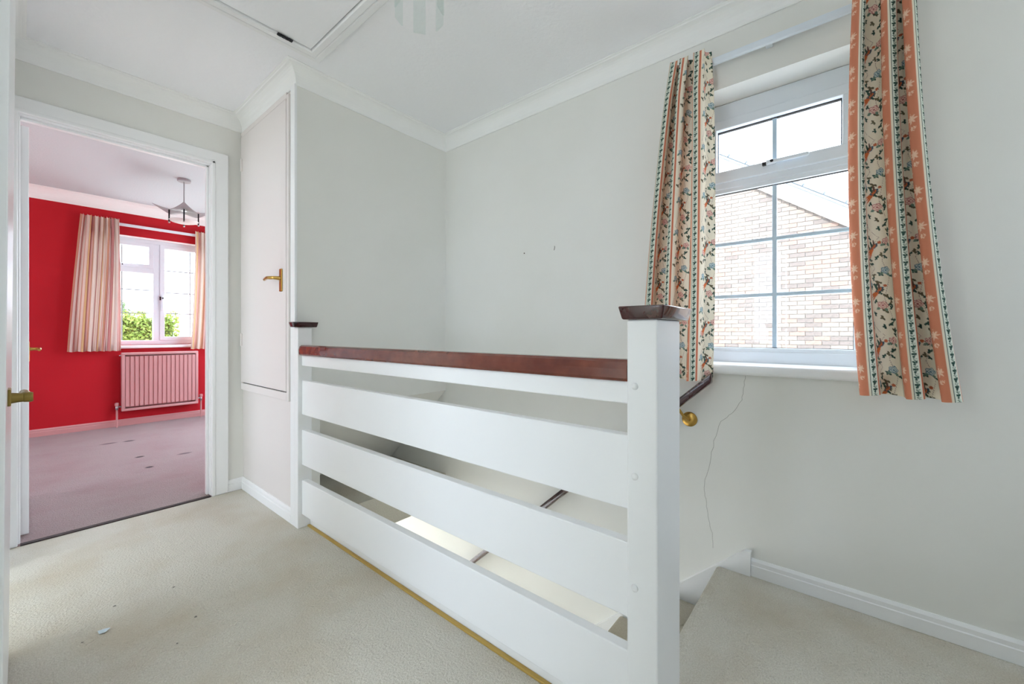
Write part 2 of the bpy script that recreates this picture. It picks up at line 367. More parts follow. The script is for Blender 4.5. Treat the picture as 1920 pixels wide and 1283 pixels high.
def lever(parent, face, yc, zc, toward, m, plate=.12, L=.11, neck=.045, side=1, rad=.009):
    """lever handle on a face of constant x; side=+1 faces +x; toward = +-1 along y"""
    s = side
    obj('backplate', MB().box(min(face, face + s * .007), max(face, face + s * .007), yc - .019, yc + .019, zc - plate * .62, zc + plate * .38, .002), m, parent)
    obj('lever', MB().tube([(face + s * .004, yc, zc), (face + s * neck * .55, yc, zc), (face + s * neck * .85, yc + toward * .006, zc), (face + s * neck, yc + toward * .02, zc + .001),
                            (face + s * neck * 1.0, yc + toward * L * .5, zc + .002), (face + s * neck * .95, yc + toward * L, zc - .003)], [rad * 1.25, rad * .95, rad, rad * 1.05, rad * .95, rad * .8], 14), m, parent, True)
lever(lf, .0245, YD + .785, .903, -1, M['brass'])

d2 = thing('door_2', 'white door folded open against the near left wall', 'door', (-.04, 1.98, 0), STR)
lf2 = MB().box(-.0575, -.018, 1.25, 1.985, .01, 2.0, .002)
lf2 = obj('leaf', lf2, M['white'], d2)
lf2.data.transform(Matrix.Translation((0, 0, 1)) @ Matrix(((1, 0, .0068, 0), (0, 1, 0, 0), (0, 0, 1, 0), (0, 0, 0, 1))) @ Matrix.Translation((0, 0, -1)))
obj('backplate', MB().box(-.0205, -.014, 1.385, 1.44, .842, .878, .002), M['oldbrass'], lf2)
obj('lever', MB().lathe((-.019, 1.40, .858), (1, 0, 0), [(.0125, 0), (.0115, .006), (.0100, .016), (.0098, .022), (.0104, .0225), (.0108, .026), (.0112, .032), (.0095, .036)], 20).tube([(.006, 1.402, .860), (.006, 1.44, .861), (.004, 1.50, .859)], [.0095, .0088, .0075], 12), M['oldbrass'], lf2, True)
obj('hinge', MB().tube([(-.02, 1.995, 1.75), (-.02, 1.995, 1.85)], .006, 10), M['brass'], d2)
arch('architrave', d2, M['white'], XL + .0005, XL + .016, 2.735, 2.815, .001, 2.1); arch('architrave', d2, M['white'], XL + .0005, XL + .016, 1.95, 2.815, 2.03, 2.1)
arch('jamb', d2, M['white'], XL - .1, XL + .0, 2.722, 2.7395, .001, 2.03)

d3 = thing('door_3', 'tall white airing cupboard door with brass lever handle', 'cupboard door', (XC, 2.6, .64), STR)
obj('frame_stile', B(XC - .022, XC - .0005, 2.25, 2.277, .64, 2.255, bev=.003), M['cupb'], d3)
obj('frame_rail', B(XC - .022, XC - .0005, 2.277, 2.972, .64, .684, bev=.003), M['cupb'], d3)
obj('frame_stile', B(XC - .022, XC - .0005, 2.945, 2.972, .684, 2.25, bev=.003), M['cupb'], d3)
obj('frame_head', B(XC - .022, XC - .0005, 2.277, 2.972, 2.238, 2.27, bev=.003), M['cupb'], d3)
cl = obj('leaf', B(XC - .024, XC - .0005, 2.279, 2.943, .690, 2.235, bev=.002), M['cupb'], d3)
obj('shadow_gap', B(XC - .016, XC - .001, 2.279, 2.943, .684, .690), M['gasket'], d3)  # dark strip stands in for the shade under the leaf
obj('backplate', B(XC - .031, XC - .0245, 2.318, 2.348, 1.222, 1.343, bev=.002), M['brass'], cl)
obj('lever', MB().tube([(XC - .03, 2.333, 1.292), (XC - .066, 2.333, 1.292), (XC - .072, 2.345, 1.292), (XC - .071, 2.40, 1.297), (XC - .066, 2.452, 1.291)], [.011, .0085, .009, .0085, .007], 12), M['brass'], cl, True)
for hz in (2.02, .92): obj('hinge', MB().tube([(XC - .027, 2.944, hz), (XC - .027, 2.944, hz + .075)], .0065, 10), M['cupb'], cl)

# ------------------------------------------------------------------ loft hatch
lh = thing('loft_hatch', 'white loft hatch with moulded frame in the ceiling', 'loft hatch', ((hx0 + hx1) / 2, (hy0 + hy1) / 2, ZC))
fw = .068
hp = [(0, ZC - .0005), (0, ZC - .012), (.006, ZC - .018), (.030, ZC - .020), (.034, ZC - .016), (.040, ZC - .022), (fw - .004, ZC - .022), (fw, ZC - .017), (fw, ZC - .0005)]
obj('frame', MB().sweep([(hx0, hy0), (hx1, hy0), (hx1, hy1), (hx0, hy1)], hp, True), M['white'], lh)
obj('panel', B(hx0 + fw + .004, hx1 - fw - .004, hy0 + fw + .004, hy1 - fw - .004, ZC - .012, ZC - .001, bev=.002), M['ceiling'], lh)
obj('gap', B(hx0 + fw - .002, hx1 - fw + .002, hy0 + fw - .002, hy1 - fw + .002, ZC - .004, ZC - .0004), M['gasket'], lh)  # dark sheet stands in for the shade around the panel
hg = MB().box(.735, .80, hy1 - fw - .010, hy1 - fw + .004, ZC - .0225, ZC - .0165, .001)
for k in range(4): hg.tube([(.737 + k * .016, hy1 - fw - .003, ZC - .024), (.749 + k * .016, hy1 - fw - .003, ZC - .024)], .0035, 8)
obj('hinge', hg, M['darkmetal'], lh)

# ------------------------------------------------------------------ balustrade
bal = thing('balustrade', 'white boarded landing balustrade with mahogany handrail', 'balustrade', (.93, 1.27, 0))
nw = obj('newel_post', B(.900, 1.057, .324, .396, -.25, 1.031, bev=.004), M['white'], bal)
def cap(x0, x1, y0, y1, z0, z1, inset):
    b = MB(); b.box(x0, x1, y0, y1, z0, z1)
    for v in b.bm.verts:
        if v.co.z < (z0 + z1) / 2:
            v.co.x += inset if v.co.x < (x0 + x1) / 2 else -inset; v.co.y += inset if v.co.y < (y0 + y1) / 2 else -inset
    bmesh.ops.bevel(b.bm, geom=list(b.bm.edges), offset=.004, segments=3, affect='EDGES', profile=.5)
    return b
obj('cap', cap(.884, 1.092, .304, .412, 1.0312, 1.062, .007), M['darkwood'], nw, True)
for bz in (.877, .669, .412, .16):
    obj('bolt_cap', MB().lathe((.9002, .377, bz), (-1, 0, 0), [(.0085, 0), (.0085, .002), (.0065, .0045), (.003, .006)], 16), M['white'], nw, True)
fn = obj('newel_post', B(.896, .967, 2.154, YK - .0045, .0005, 1.0285, bev=.003), M['white'], bal)
obj('cap', cap(.866, .992, 2.132, YK - .005, 1.029, 1.056, .006), M['darkwood'], fn, True)
# handrail, profile in x-z
rp = [(.905, .886), (.952, .886), (.958, .892), (.960, .915), (.957, .930), (.948, .937), (.912, .937), (.904, .931), (.8995, .915), (.9005, .893)]
obj('handrail', MB().prism([(x, .3965, z) for x, z in rp], (0, 2.153 - .3965, 0)), M['mahog'], bal)
for z0, z1 in ((.832, .8858), (.582, .757), (.325, .504), (.070, .246)):
    obj('board', B(.915, .946, .3965, 2.1535, z0, z1, bev=.003), M['white'], bal)

# ------------------------------------------------------------------ staircase
st = thing('staircase', 'carpeted staircase going down beside the window wall', 'staircase', (1.45, YN, -.2))
for k in range(1, 13):
    y0 = YN + GO * (k - 1); z = -RI * k
    obj('tread', MB().box(1.031, XW - .0205, y0 + .001, y0 + GO + .022, z - .036, z, .014, 3), M['beige'], st, True)
    obj('riser', B(1.031, XW - .0205, y0 - .012, y0 + .0, z, z + RI - .036), M['beige'], st)
def zs(y): return .091 - (y - .324) * RI / GO
sp = [(XW - .0195, .305, .001), (XW - .0195, .305, .097), (XW - .0195, .324, .097), (XW - .0195, 3.1, zs(3.1)), (XW - .0195, 3.1, zs(3.1) - .45), (XW - .0195, .45, -.42)]
obj('wall_string', MB().prism(sp, (.019, 0, 0)), M['white'], st)
obj('string_bead', MB().prism([(XW - .022, .303, .0965), (XW - .022, .303, .1015), (XW - .022, .326, .1015), (XW - .022, 3.1, zs(3.1) + .008), (XW - .022, 3.1, zs(3.1) - .001), (XW - .022, .324, .0965)], (.0215, 0, 0)), M['white'], st)

# mahogany rail fixed to the window wall
wrl = thing('wall_handrail', 'dark mahogany stair handrail fixed to the window wall', 'handrail', (XW - .07, .44, .8))
sl = .905
hrp = [(.438, .832), (.438, .790), (3.0, .790 - sl * (3.0 - .438)), (3.0, .832 - sl * (3.0 - .438))]
b = MB().prism([(XW - .092, y, z) for y, z in hrp], (.046, 0, 0))
bmesh.ops.bevel(b.bm, geom=list(b.bm.edges), offset=.006, segments=2, affect='EDGES', profile=.5)
obj('rail', b, M['darkwood'], wrl, True)
for yb in (.547, 2.2):
    zb = .611 - sl * (yb - .547)
    br = obj('bracket', MB().lathe((XW - .0005, yb, zb), (-1, 0, 0), [(.033, 0), (.033, .003), (.029, .006), (.012, .009)], 28), M['brass'], wrl, True)
    obj('arm', MB().tube([(XW - .006, yb, zb), (XW - .03, yb, zb + .004), (XW - .055, yb + .012, zb + .022), (XW - .069, yb + .03, zb + .055)], [.007, .006, .006, .007], 10), M['brass'], br, True)
    for sy, sz in ((.0, .021), (.018, -.013), (-.018, -.011)):
        obj('screw', MB().lathe((XW - .005, yb + sy, zb + sz), (-1, 0, 0), [(.0042, 0), (.0036, .002)], 8), M['darkmetal'], br)

# ------------------------------------------------------------------ window_1 (beside the stairs)
w1 = thing('window_1', 'white plastic window with fanlight beside the stairs', 'window', (2.06, .24, wz0), STR)
def ring(x0, x1, y0, y1, z0, z1, t, bev=.004, tb=None, tt=None):
    """rectangular frame in the y-z plane"""
    tb = t if tb is None else tb; tt = t if tt is None else tt
    b = MB()
    b.box(x0, x1, y0, y1, z0, z0 + tb, bev); b.box(x0, x1, y0, y1, z1 - tt, z1, bev)
    b.box(x0, x1, y0, y0 + t, z0 + tb - bev, z1 - tt + bev, bev); b.box(x0, x1, y1 - t, y1, z0 + tb - bev, z1 - tt + bev, bev)
    return b
obj('frame', ring(2.06, 2.125, wy0 + .001, wy1 - .001, wz0 + .001, wz1 - .001, .05, tb=.055, tt=.084), M['upvc'], w1)
obj('transom', B(2.062, 2.122, wy0 + .04, wy1 - .04, 1.662, 1.722, bev=.004), M['upvc'], w1)
fs = obj('fanlight_sash', ring(2.052, 2.11, -.052, .532, 1.690, 1.978, .066, tb=.052, tt=.043), M['upvc'], w1)
obj('glazing_bead', ring(2.066, 2.10, -.049, .529, .906, 1.672, .028), M['upvc'], w1)
obj('gasket', ring(2.078, 2.092, .012, .470, 1.738, 1.941, .006, bev=0, tt=.010), M['gasket'], fs)
obj('gasket', ring(2.078, 2.092, -.025, .505, .930, 1.652, .006, bev=0, tt=.010), M['gasket'], w1)
obj('pane', B(2.085, 2.088, .015, .467, 1.740, 1.938), M['glass'], fs)
obj('pane', B(2.085, 2.088, -.022, .502, .934, 1.648), M['glass'], w1)
for a in ((.2335, .2505, 1.742, 1.936),): obj('glazing_bar', B(2.081, 2.092, *a, bev=.002), M['bar'], fs)
obj('glazing_bar', B(2.0805, 2.0925, .2335, .2505, .936, 1.646, bev=.002), M['bar'], w1)
for zz in (1.411, 1.168): obj('glazing_bar', B(2.0815, 2.0915, -.02, .50, zz - .0075, zz + .0075, bev=.002), M['bar'], w1)
hd = obj('handle', MB().box(2.036, 2.0522, .232, .268, 1.722, 1.742, .003).box(2.026, 2.040, .118, .262, 1.722, 1.737, .005), M['upvc'], fs, True)
obj('lock_button', MB().lathe((2.026, .246, 1.731), (-1, 0, 0), [(.006, 0), (.006, .003)], 12).box(2.036, 2.05, .268, .282, 1.722, 1.736, .001), M['darkmetal'], hd)
obj('sill', MB().box(1.884, XW - .0005, -.16, .64, .826, .868, .014, 4), M['white'], w1, True)
obj('sill_board', B(XW - .0008, 2.0595, wy0 + .001, wy1 - .001, .8622, .868), M['white'], w1)

def curtain_track(name, label, a, b, zc, horizontal_axis):
    t = thing(name, label, 'curtain track', ((a[0] + b[0]) / 2, (a[1] + b[1]) / 2, zc))
    return t
ct = thing('curtain_track', 'white curtain track above the stair window', 'curtain track', (XW - .04, .2, 2.16))
obj('rail', B(1.876, 1.890, -.30, .63, 2.142, 2.172, bev=.004), M['upvc'], ct)
for yb in (-.25, .24, .60): obj('bracket', B(1.889, XW - .0005, yb - .012, yb + .012, 2.148, 2.168, bev=.002), M['upvc'], ct)

# ------------------------------------------------------------------ curtains by the stair window
def paint_pattern():
    W, Hh, res = .21, .34, .0006
    nx, ny = int(round(W / res)), int(round(Hh / res))
    img = np.zeros((ny, nx, 3)); yy, xx = np.mgrid[0:ny, 0:nx]; X = xx * res; Y = yy * res
    cream = np.array((236, 228, 208.)); img[:] = cream
    def fill(mask, col, a=1.0): img[mask] = img[mask] * (1 - a) + np.array(col, float) * a
    def band(x0, x1, col): fill((X >= x0) & (X < x1), col)
    def wrapY(y0): return (Y - y0 + Hh / 2) % Hh - Hh / 2
    def leaf(cx, cy, L, wd, ang, col, a=1.0):
        dx = X - cx; dy = wrapY(cy); u = dx * math.cos(ang) + dy * math.sin(ang); v = -dx * math.sin(ang) + dy * math.cos(ang)
        t = u / L
        fill((t > 0) & (t < 1) & (np.abs(v) < wd * np.sin(np.clip(t, 0, 1) * math.pi) ** .8), col, a)
    def disc(cx, cy, r, col, ring=None, wob=0.0, k=5):
        dx = X - cx; dy = wrapY(cy); d = np.hypot(dx, dy); rr = r * (1 + wob * np.cos(k * np.arctan2(dy, dx)))
        fill((d < rr) if ring is None else (np.abs(d - rr) < ring), col)
    def line(pts, wd, col, a=1.0):
        for (x0, y0), (x1, y1) in zip(pts[:-1], pts[1:]):
            n = max(2, int(math.hypot(x1 - x0, y1 - y0) / .0012))
            for i in range(n):
                t = i / n; cx = x0 + (x1 - x0) * t; cy = y0 + (y1 - y0) * t
                fill(np.hypot(X - cx, wrapY(cy)) < wd, col, a)
    green, dgreen, sal, nsal = (112, 138, 122), (58, 84, 74), (216, 140, 110), (206, 122, 94)
    pale, rose, blue, orange, brown = (244, 214, 188), (182, 112, 112), (74, 116, 136), (212, 116, 72), (110, 84, 74)
    # wide salmon stripe with pale sprigs
    band(0, .064, sal)
    rnd = random.Random(3)
    for i in range(6):
        cy = i * Hh / 6; cx = .02 + .024 * (i % 2)
        line([(cx - .006, cy - .022), (cx + .004, cy), (cx - .002, cy + .022)], .0007, pale, .7)
        for a in (0.2, .9, 1.7, 2.6, 3.6, 4.6, 5.5): leaf(cx, cy, .013 + .004 * rnd.random(), .0028, a, pale, .85)
        disc((cx + .024) % .056 + .004, cy + .026, .0052, pale, .0009, .2)
        for a in (2.2, 3.1, 4.0, .6): leaf((cx + .024) % .056 + .004, cy + .026, .010, .0018, a, pale, .7)
    band(.064, .070, cream); band(.070, .0712, dgreen); band(.0712, .0905, (222, 228, 214))
    n = 14
    for i in range(n):
        cy = i * Hh / n; cx = .081
        line([(cx - .004, cy - .012), (cx + .003, cy), (cx - .003, cy + .012)], .0007, dgreen)
        for a, L in ((.9, .0095), (2.3, .0095), (4.2, .008)): leaf(cx, cy, L, .0032, a, dgreen)
        for a in (.4, 2.8, 5.0): leaf(cx, cy + Hh / n / 2, .0065, .0018, a, (150, 166, 150))
    band(.0905, .092, cream); band(.092, .099, nsal); band(.099, .1, (235, 190, 160)); band(.1, .21, cream)
    band(.2045, .2055, dgreen)
    # bird and flower panel
    line([(.108, 0), (.126, .06), (.116, .12), (.15, .17), (.13, .23), (.165, .28), (.108, .34)], .0007, (150, 130, 120), .8)
    line([(.19, 0), (.17, .07), (.188, .14), (.17, .2), (.19, .27), (.19, .34)], .0007, (150, 130, 120), .8)
    def trefoil(cx, cy, s=1.0, col=dgreen):
        r0 = rnd.random() * 6
        for k in range(3): leaf(cx, cy, .0105 * s, .0032 * s, r0 + k * 1.25, col)
    for i in range(42):
        trefoil(.106 + .094 * rnd.random(), Hh * (i + rnd.random()) / 42, .8 + .3 * rnd.random(), dgreen if i % 3 else (104, 98, 76))
    def rosef(cx, cy, r, col, fillc):
        disc(cx, cy, r, fillc, None, .12); disc(cx, cy, r, col, .0010, .12); disc(cx, cy, r * .6, col, .0009, .15, 4); disc(cx, cy, r * .25, col)
        for a in (3.9, 5.2): leaf(cx + r * .8 * math.cos(a), cy + r * .8 * math.sin(a), .014, .0042, a, green)
    rosef(.165, .045, .0125, rose, (236, 206, 190)); rosef(.125, .115, .011, blue, (196, 212, 210)); rosef(.178, .165, .0115, blue, (200, 212, 208))
    rosef(.128, .215, .0125, rose, (238, 210, 196)); rosef(.185, .265, .011, rose, (236, 206, 190)); rosef(.118, .315, .010, blue, (200, 214, 210))
    def bird(cx, cy, s):
        for k, a in enumerate((3.7, 3.9, 4.1)): leaf(cx, cy, .040 + .004 * k, .003, a + .15 * s, orange)
        leaf(cx - .012, cy - .006, .030, .0072, .75, (70, 92, 104)); leaf(cx - .008, cy - .004, .020, .0045, .9, orange)
        disc(cx + .014, cy + .018, .0050, (196, 110, 78)); leaf(cx - .004, cy + .0, .024, .0040, 2.0, (72, 96, 84)); leaf(cx - .001, cy + .002, .026, .0028, 1.6, brown)
    bird(.152, .245, 1); bird(.160, .095, 0)
    return img, W, Hh, res
PAT, PW, PH, PRES = paint_pattern()
def lin_np(a):
    a = a / 255.0
    return np.where(a <= .04045, a / 12.92, ((a + .055) / 1.055) ** 2.4)

def cloth_mat(name, transl):
    m = bpy.data.materials.new(name); m.use_nodes = True; nt = m.node_tree; b = nt.nodes['Principled BSDF']; out = nt.nodes['Material Output']
    at = nt.nodes.new('ShaderNodeAttribute'); at.attribute_name = 'weave'
    b.inputs['Roughness'].default_value = .9; b.inputs['Specular IOR Level'].default_value = .1
    nt.links.new(at.outputs['Color'], b.inputs['Base Color'])
    tr = nt.nodes.new('ShaderNodeBsdfTranslucent'); nt.links.new(at.outputs['Color'], tr.inputs[0])
    x = nt.nodes.new('ShaderNodeMixShader'); x.inputs[0].default_value = transl
    nt.links.new(b.outputs[0], x.inputs[1]); nt.links.new(tr.outputs[0], x.inputs[2]); nt.links.new(x.outputs[0], out.inputs[0])
    return m
M['print'] = cloth_mat('printed_cotton', .12)
M['stripe'] = cloth_mat('striped_cotton', .25)

def inv_j0(r):
    th = np.linspace(0, 2.3, 400); ph = np.linspace(0, 2 * np.pi, 400, endpoint=False)
    j = np.cos(th[:, None] * np.cos(ph)[None, :]).mean(1)
    return np.interp(-r, -j, th)

def curtain_mesh(name, m, a_top, a_mid, a_bot, b_top, b_mid, b_bot, zt, zb, cloth, folds, ds, dz, phase, color_fn, place, seed=0, hem=0.0):
    """cloth hung between edges a(h) and b(h) (coordinate along the wall); meander folds; place(along, depth, z)"""
    nu = int(cloth / ds) + 1; nv = max(3, int((zt - zb) / dz) + 1)
    s = np.linspace(0, 1, nu); rng = np.random.RandomState(seed)
    verts = np.zeros((nv, nu, 3)); k1 = rng.uniform(0, 6.28, 6)
    warp = s + .010 * np.sin(2 * np.pi * s * 1.5 + k1[0]) + .006 * np.sin(2 * np.pi * s * 2.7 + k1[1])
    for j in range(nv):
        h = j / (nv - 1)
        q = lambda t, mm, bt: t * (1 - h) * (1 - 2 * h) + mm * 4 * h * (1 - h) + bt * h * (2 * h - 1)
        a = q(a_top, a_mid, a_bot); b = q(b_top, b_mid, b_bot); wd = abs(b - a)
        th = inv_j0(min(.98, wd / cloth)) * (1 + .10 * np.sin(2 * np.pi * s * .8 + k1[2] + 1.2 * h))
        ph = 2 * np.pi * folds * warp + phase + .25 * math.sin(2.2 * h + k1[3])
        ang = th * np.cos(ph)
        du = np.cos(ang); dv = np.sin(ang)
        u = np.cumsum(du); u -= u[0]; v = np.cumsum(dv) * (cloth / (nu - 1))
        u = u / u[-1] * (b - a); v = v - np.linspace(v[0], v[-1], nu)
        v = v - v.mean(); dep = .45 + .55 * min(1, h / .12)          # heading tape flattens the top
        verts[j, :, 0] = a + u; verts[j, :, 1] = v * dep; verts[j, :, 2] = zt + (zb - zt) * h
        verts[j, :, 2] += (1 - min(1, h / .05)) * .006 * np.cos(ph * 2) + hem * h * np.cos(ph)
    P = np.array([place(p[0], p[1], p[2]) for p in verts.reshape(-1, 3)]) if False else place(verts.reshape(-1, 3))
    me = bpy.data.meshes.new(name)
    idx = np.arange(nv * nu).reshape(nv, nu)
    F = np.stack([idx[:-1, :-1], idx[1:, :-1], idx[1:, 1:], idx[:-1, 1:]], -1).reshape(-1, 4)
    me.vertices.add(len(P)); me.vertices.foreach_set('co', P.astype(np.float32).ravel())
    me.loops.add(F.size); me.loops.foreach_set('vertex_index', F.astype(np.int32).ravel())
    me.polygons.add(len(F)); me.polygons.foreach_set('loop_start', np.arange(0, F.size, 4, dtype=np.int32)); me.polygons.foreach_set('loop_total', np.full(len(F), 4, np.int32))
    me.polygons.foreach_set('use_smooth', np.ones(len(F), bool))
    me.update(calc_edges=True)
    sg, hg = np.meshgrid(s * cloth, np.linspace(0, zt - zb, nv))
    col = np.ones((nv * nu, 4), np.float32); col[:, :3] = color_fn(sg.ravel(), hg.ravel())
    at = me.color_attributes.new('weave', 'FLOAT_COLOR', 'POINT'); at.data.foreach_set('color', col.ravel())
    me.materials.append(m)
    return me

def print_color(off, voff):
    def f(s, h):
        ix = (((s + off) % PW) / PRES).astype(int) % PAT.shape[1]; iy = (((-h + voff) % PH) / PRES).astype(int) % PAT.shape[0]
        return lin_np(PAT[iy, ix])
    return f
def on_window_wall(x0):
    return lambda V: np.stack([x0 + V[:, 1], V[:, 0], V[:, 2]], -1)
def hem_tube(me): pass

c1 = thing('curtain', 'floral striped curtain left of the stair window behind the newel post', 'curtain', (1.83, .55, .8), group='floral curtains at the stair window')
link('cloth', curtain_mesh('cloth', M['print'], .605, .69, .735, .438, .428, .437, 2.19, .797, .62, 2.95, .0018, .0021, 2.0, print_color(.2, .05), on_window_wall(1.832), 4, .003), c1)
c2 = thing('curtain', 'salmon striped floral curtain right of the stair window, hanging free', 'curtain', (1.83, -.14, .79), group='floral curtains at the stair window')
link('cloth', curtain_mesh('cloth', M['print'], -.018, -.004, -.034, -.150, -.190, -.270, 2.19, .790, .53, 2.52, .0018, .0021, 3.2, print_color(.02, .12), on_window_wall(1.832), 9, .004), c2)

# ------------------------------------------------------------------ bedroom: window, curtains, radiator, lamp
w2 = thing('window_2', 'white casement window in the red bedroom wall', 'window', (1.0, YR + .1, bz0), STR)
def ringy(y0, y1, x0, x1, z0, z1, t, bev=.004, tb=None):
    tb = t if tb is None else tb; b = MB()
    b.box(x0, x1, y0, y1, z0, z0 + tb, bev); b.box(x0, x1, y0, y1, z1 - t, z1, bev)
    b.box(x0, x0 + t, y0, y1, z0 + tb - bev, z1 - t + bev, bev); b.box(x1 - t, x1, y0, y1, z0 + tb - bev, z1 - t + bev, bev)
    return b
Yf = YR + .09
obj('frame', ringy(Yf, Yf + .07, bx0 + .001, bx1 - .001, bz0 + .001, bz1 - .001, .05), M['upvc'], w2)
obj('mullion', B(.955, 1.02, Yf + .002, Yf + .068, bz0 + .04, bz1 - .04, bev=.004), M['upvc'], w2)
obj('transom', B(bx0 + .03, .97, Yf + .003, Yf + .066, 1.672, 1.745, bev=.004), M['upvc'], w2)
f2 = obj('fanlight_sash', ringy(Yf - .01, Yf + .05, .425, .957, 1.728, 2.008, .042), M['upvc'], w2)
f3 = obj('casement_sash', ringy(Yf - .01, Yf + .05, 1.012, 1.575, .915, 2.012, .042), M['upvc'], w2)
obj('pane', B(.46, .918, Yf + .02, Yf + .024, 1.765, 1.972), M['glass'], f2); obj('pane', B(1.05, 1.54, Yf + .02, Yf + .024, .955, 1.975), M['glass'], f3)
obj('pane', B(.42, .957, Yf + .02, Yf + .024, .91, 1.68), M['glass'], w2)
bars = [(f2, (.694, .704, 1.767, 1.97)), (f3, (1.288, 1.298, .957, 1.973)), (w2, (.694, .704, .912, 1.678))]
for p, a in bars: obj('glazing_bar', B(a[0], a[1], Yf + .016, Yf + .028, a[2], a[3], bev=.002), M['bar2'], p)
for zz in (1.482, 1.222): obj('glazing_bar', B(.425, .955, Yf + .017, Yf + .027, zz - .005, zz + .005, bev=.002), M['bar2'], w2)
for zz in (1.722, 1.466, 1.225): obj('glazing_bar', B(1.052, 1.538, Yf + .017, Yf + .027, zz - .005, zz + .005, bev=.002), M['bar2'], f3)
hh = obj('handle', MB().box(1.020, 1.044, Yf - .024, Yf - .0095, 1.36, 1.43, .004).box(1.024, 1.039, Yf - .040, Yf - .024, 1.25, 1.41, .005), M['upvc'], f3, True)
obj('lock_button', MB().lathe((1.032, Yf - .04, 1.398), (0, -1, 0), [(.009, 0), (.008, .006)], 10).box(1.008, 1.020, Yf - .022, Yf - .0095, 1.375, 1.415, .001), M['darkmetal'], hh)
hh = obj('handle', MB().box(.66, .72, Yf - .026, Yf - .0095, 1.735, 1.76, .004).box(.70, .82, Yf - .036, Yf - .022, 1.742, 1.757, .004), M['upvc'], f2, True)
obj('lock_button', MB().lathe((.70, Yf - .026, 1.748), (0, -1, 0), [(.008, 0), (.007, .006)], 10), M['darkmetal'], hh)
obj('sill', B(bx0 - .06, bx1 + .06, YR - .03, YR - .0005, bz0 - .034, bz0 - .002, bev=.01, seg=3), M['white'], w2, True)
obj('sill_board', B(bx0 + .001, bx1 - .001, YR - .02, Yf - .001, bz0 - .02, bz0 - .0015), M['white'], w2)
rv = mat('reveal_paint', (236, 228, 226), .7)
obj('reveal_lining', MB().box(bx0 + .0005, bx0 + .006, YR + .0, Yf - .001, bz0, bz1 - .006).box(bx1 - .006, bx1 - .0005, YR, Yf - .001, bz0, bz1 - .006).box(bx0 + .0005, bx1 - .0005, YR - .0, Yf - .001, bz1 - .006, bz1 - .0005), rv, w2)

def make_fill_window(name, label, axis, at, a0, a1, z0, z1, n):  # unseen windows added to brighten the rooms
    w_ = thing(name, label, 'window', (at if axis == 'x' else (a0 + a1) / 2, (a0 + a1) / 2 if axis == 'x' else at, z0), STR)
    f_ = ring if axis == 'x' else ringy
    obj('frame', f_(at - .03, at + .03, a0 + .001, a1 - .001, z0 + .001, z1 - .001, .045), M['upvc'], w_)
    for k in range(n):
        q0 = a0 + .02 + (a1 - a0 - .04) * k / n; q1 = a0 + .02 + (a1 - a0 - .04) * (k + 1) / n
        obj('pane', B(at - .002, at + .002, q0, q1, z0 + .02, z1 - .02) if axis == 'x' else B(q0, q1, at - .002, at + .002, z0 + .02, z1 - .02), M['glass'], w_)
        if k: obj('mullion', B(at - .028, at + .028, q0 - .025, q0 + .025, z0 + .03, z1 - .03, bev=.004) if axis == 'x' else B(q0 - .025, q0 + .025, at - .028, at + .028, z0 + .03, z1 - .03, bev=.004), M['upvc'], w_)
make_fill_window('fill_window_3', 'unseen wide window added for light in the rooms left of the landing', 'x', -2.75, -1.4, 2.8, .3, 2.2, 4)
make_fill_window('fill_window_4', 'unseen small window added for light behind the viewpoint', 'y', -1.5, 1.15, 1.7, .9, 2.1, 1)
make_fill_window('fill_window_5', 'unseen wide window added to light the bedroom from the right', 'x', XW + .12, 3.4, 5.8, .25, 2.25, 3)
make_fill_window('fill_window_6', 'unseen window added to light the bedroom from the left', 'x', -2.25, 3.6, 5.5, .4, 2.1, 2)
make_fill_window('fill_window_7', 'unseen glazed screen added to light the hall downstairs', 'y', 4.26, -1.6, XW, -2.62, -.5, 4)
make_fill_window('fill_window_8', 'unseen side window added to light the hall downstairs', 'x', -1.65, 2.5, 4.2, -2.45, -.55, 2)

ct = thing('curtain_track', 'white curtain track on the red bedroom wall', 'curtain track', (1.0, YR - .05, 2.15))
obj('rail', B(.40, 1.72, YR - .058, YR - .044, 2.138, 2.168, bev=.004), M['upvc'], ct)
for xb in (.45, 1.0, 1.6): obj('bracket', B(xb - .012, xb + .012, YR - .045, YR - .0005, 2.145, 2.162, bev=.002), M['upvc'], ct)
def stripe_color(seed):
    rng = np.random.RandomState(seed); tab = []
    pal = [(218, 198, 184), (214, 176, 166), (200, 142, 138), (222, 208, 196), (212, 180, 132), (200, 150, 124)]
    pos = 0
    while pos < 1.2:
        wdt = rng.uniform(.012, .035); tab.append((pos, pos + wdt, pal[rng.randint(len(pal))])); pos += wdt
        if rng.rand() < .55: tab.append((pos, pos + .004, (150, 70, 76) if rng.rand() < .6 else (196, 120, 112))); pos += .004
    def f(s, h):
        c = np.zeros((len(s), 3))
        for a, b, col in tab:
            m = (s >= a) & (s < b); c[m] = col
        c[c.sum(1) == 0] = pal[0]
        return lin_np(c)
    return f
def on_bed_wall(y0): return lambda V: np.stack([V[:, 0], y0 - V[:, 1], V[:, 2]], -1)
c3 = thing('curtain', 'pink and cream striped curtain left of the bedroom window', 'curtain', (.47, YR - .08, .82), group='striped bedroom curtains')
link('cloth', curtain_mesh('cloth', M['stripe'], .375, .325, .285, .650, .665, .668, 2.195, .812, .95, 7, .0022, .02, .5, stripe_color(5), on_bed_wall(YR - .09), 2, .004), c3)
c4 = thing('curtain', 'sunlit striped curtain right of the bedroom window', 'curtain', (1.5, YR - .08, .82), group='striped bedroom curtains')
link('cloth', curtain_mesh('cloth', M['stripe'], 1.30, 1.285, 1.255, 1.60, 1.64, 1.68, 2.195, .812, .95, 7, .0022, .02, .5, stripe_color(11), on_bed_wall(YR - .09), 6, .004), c4)

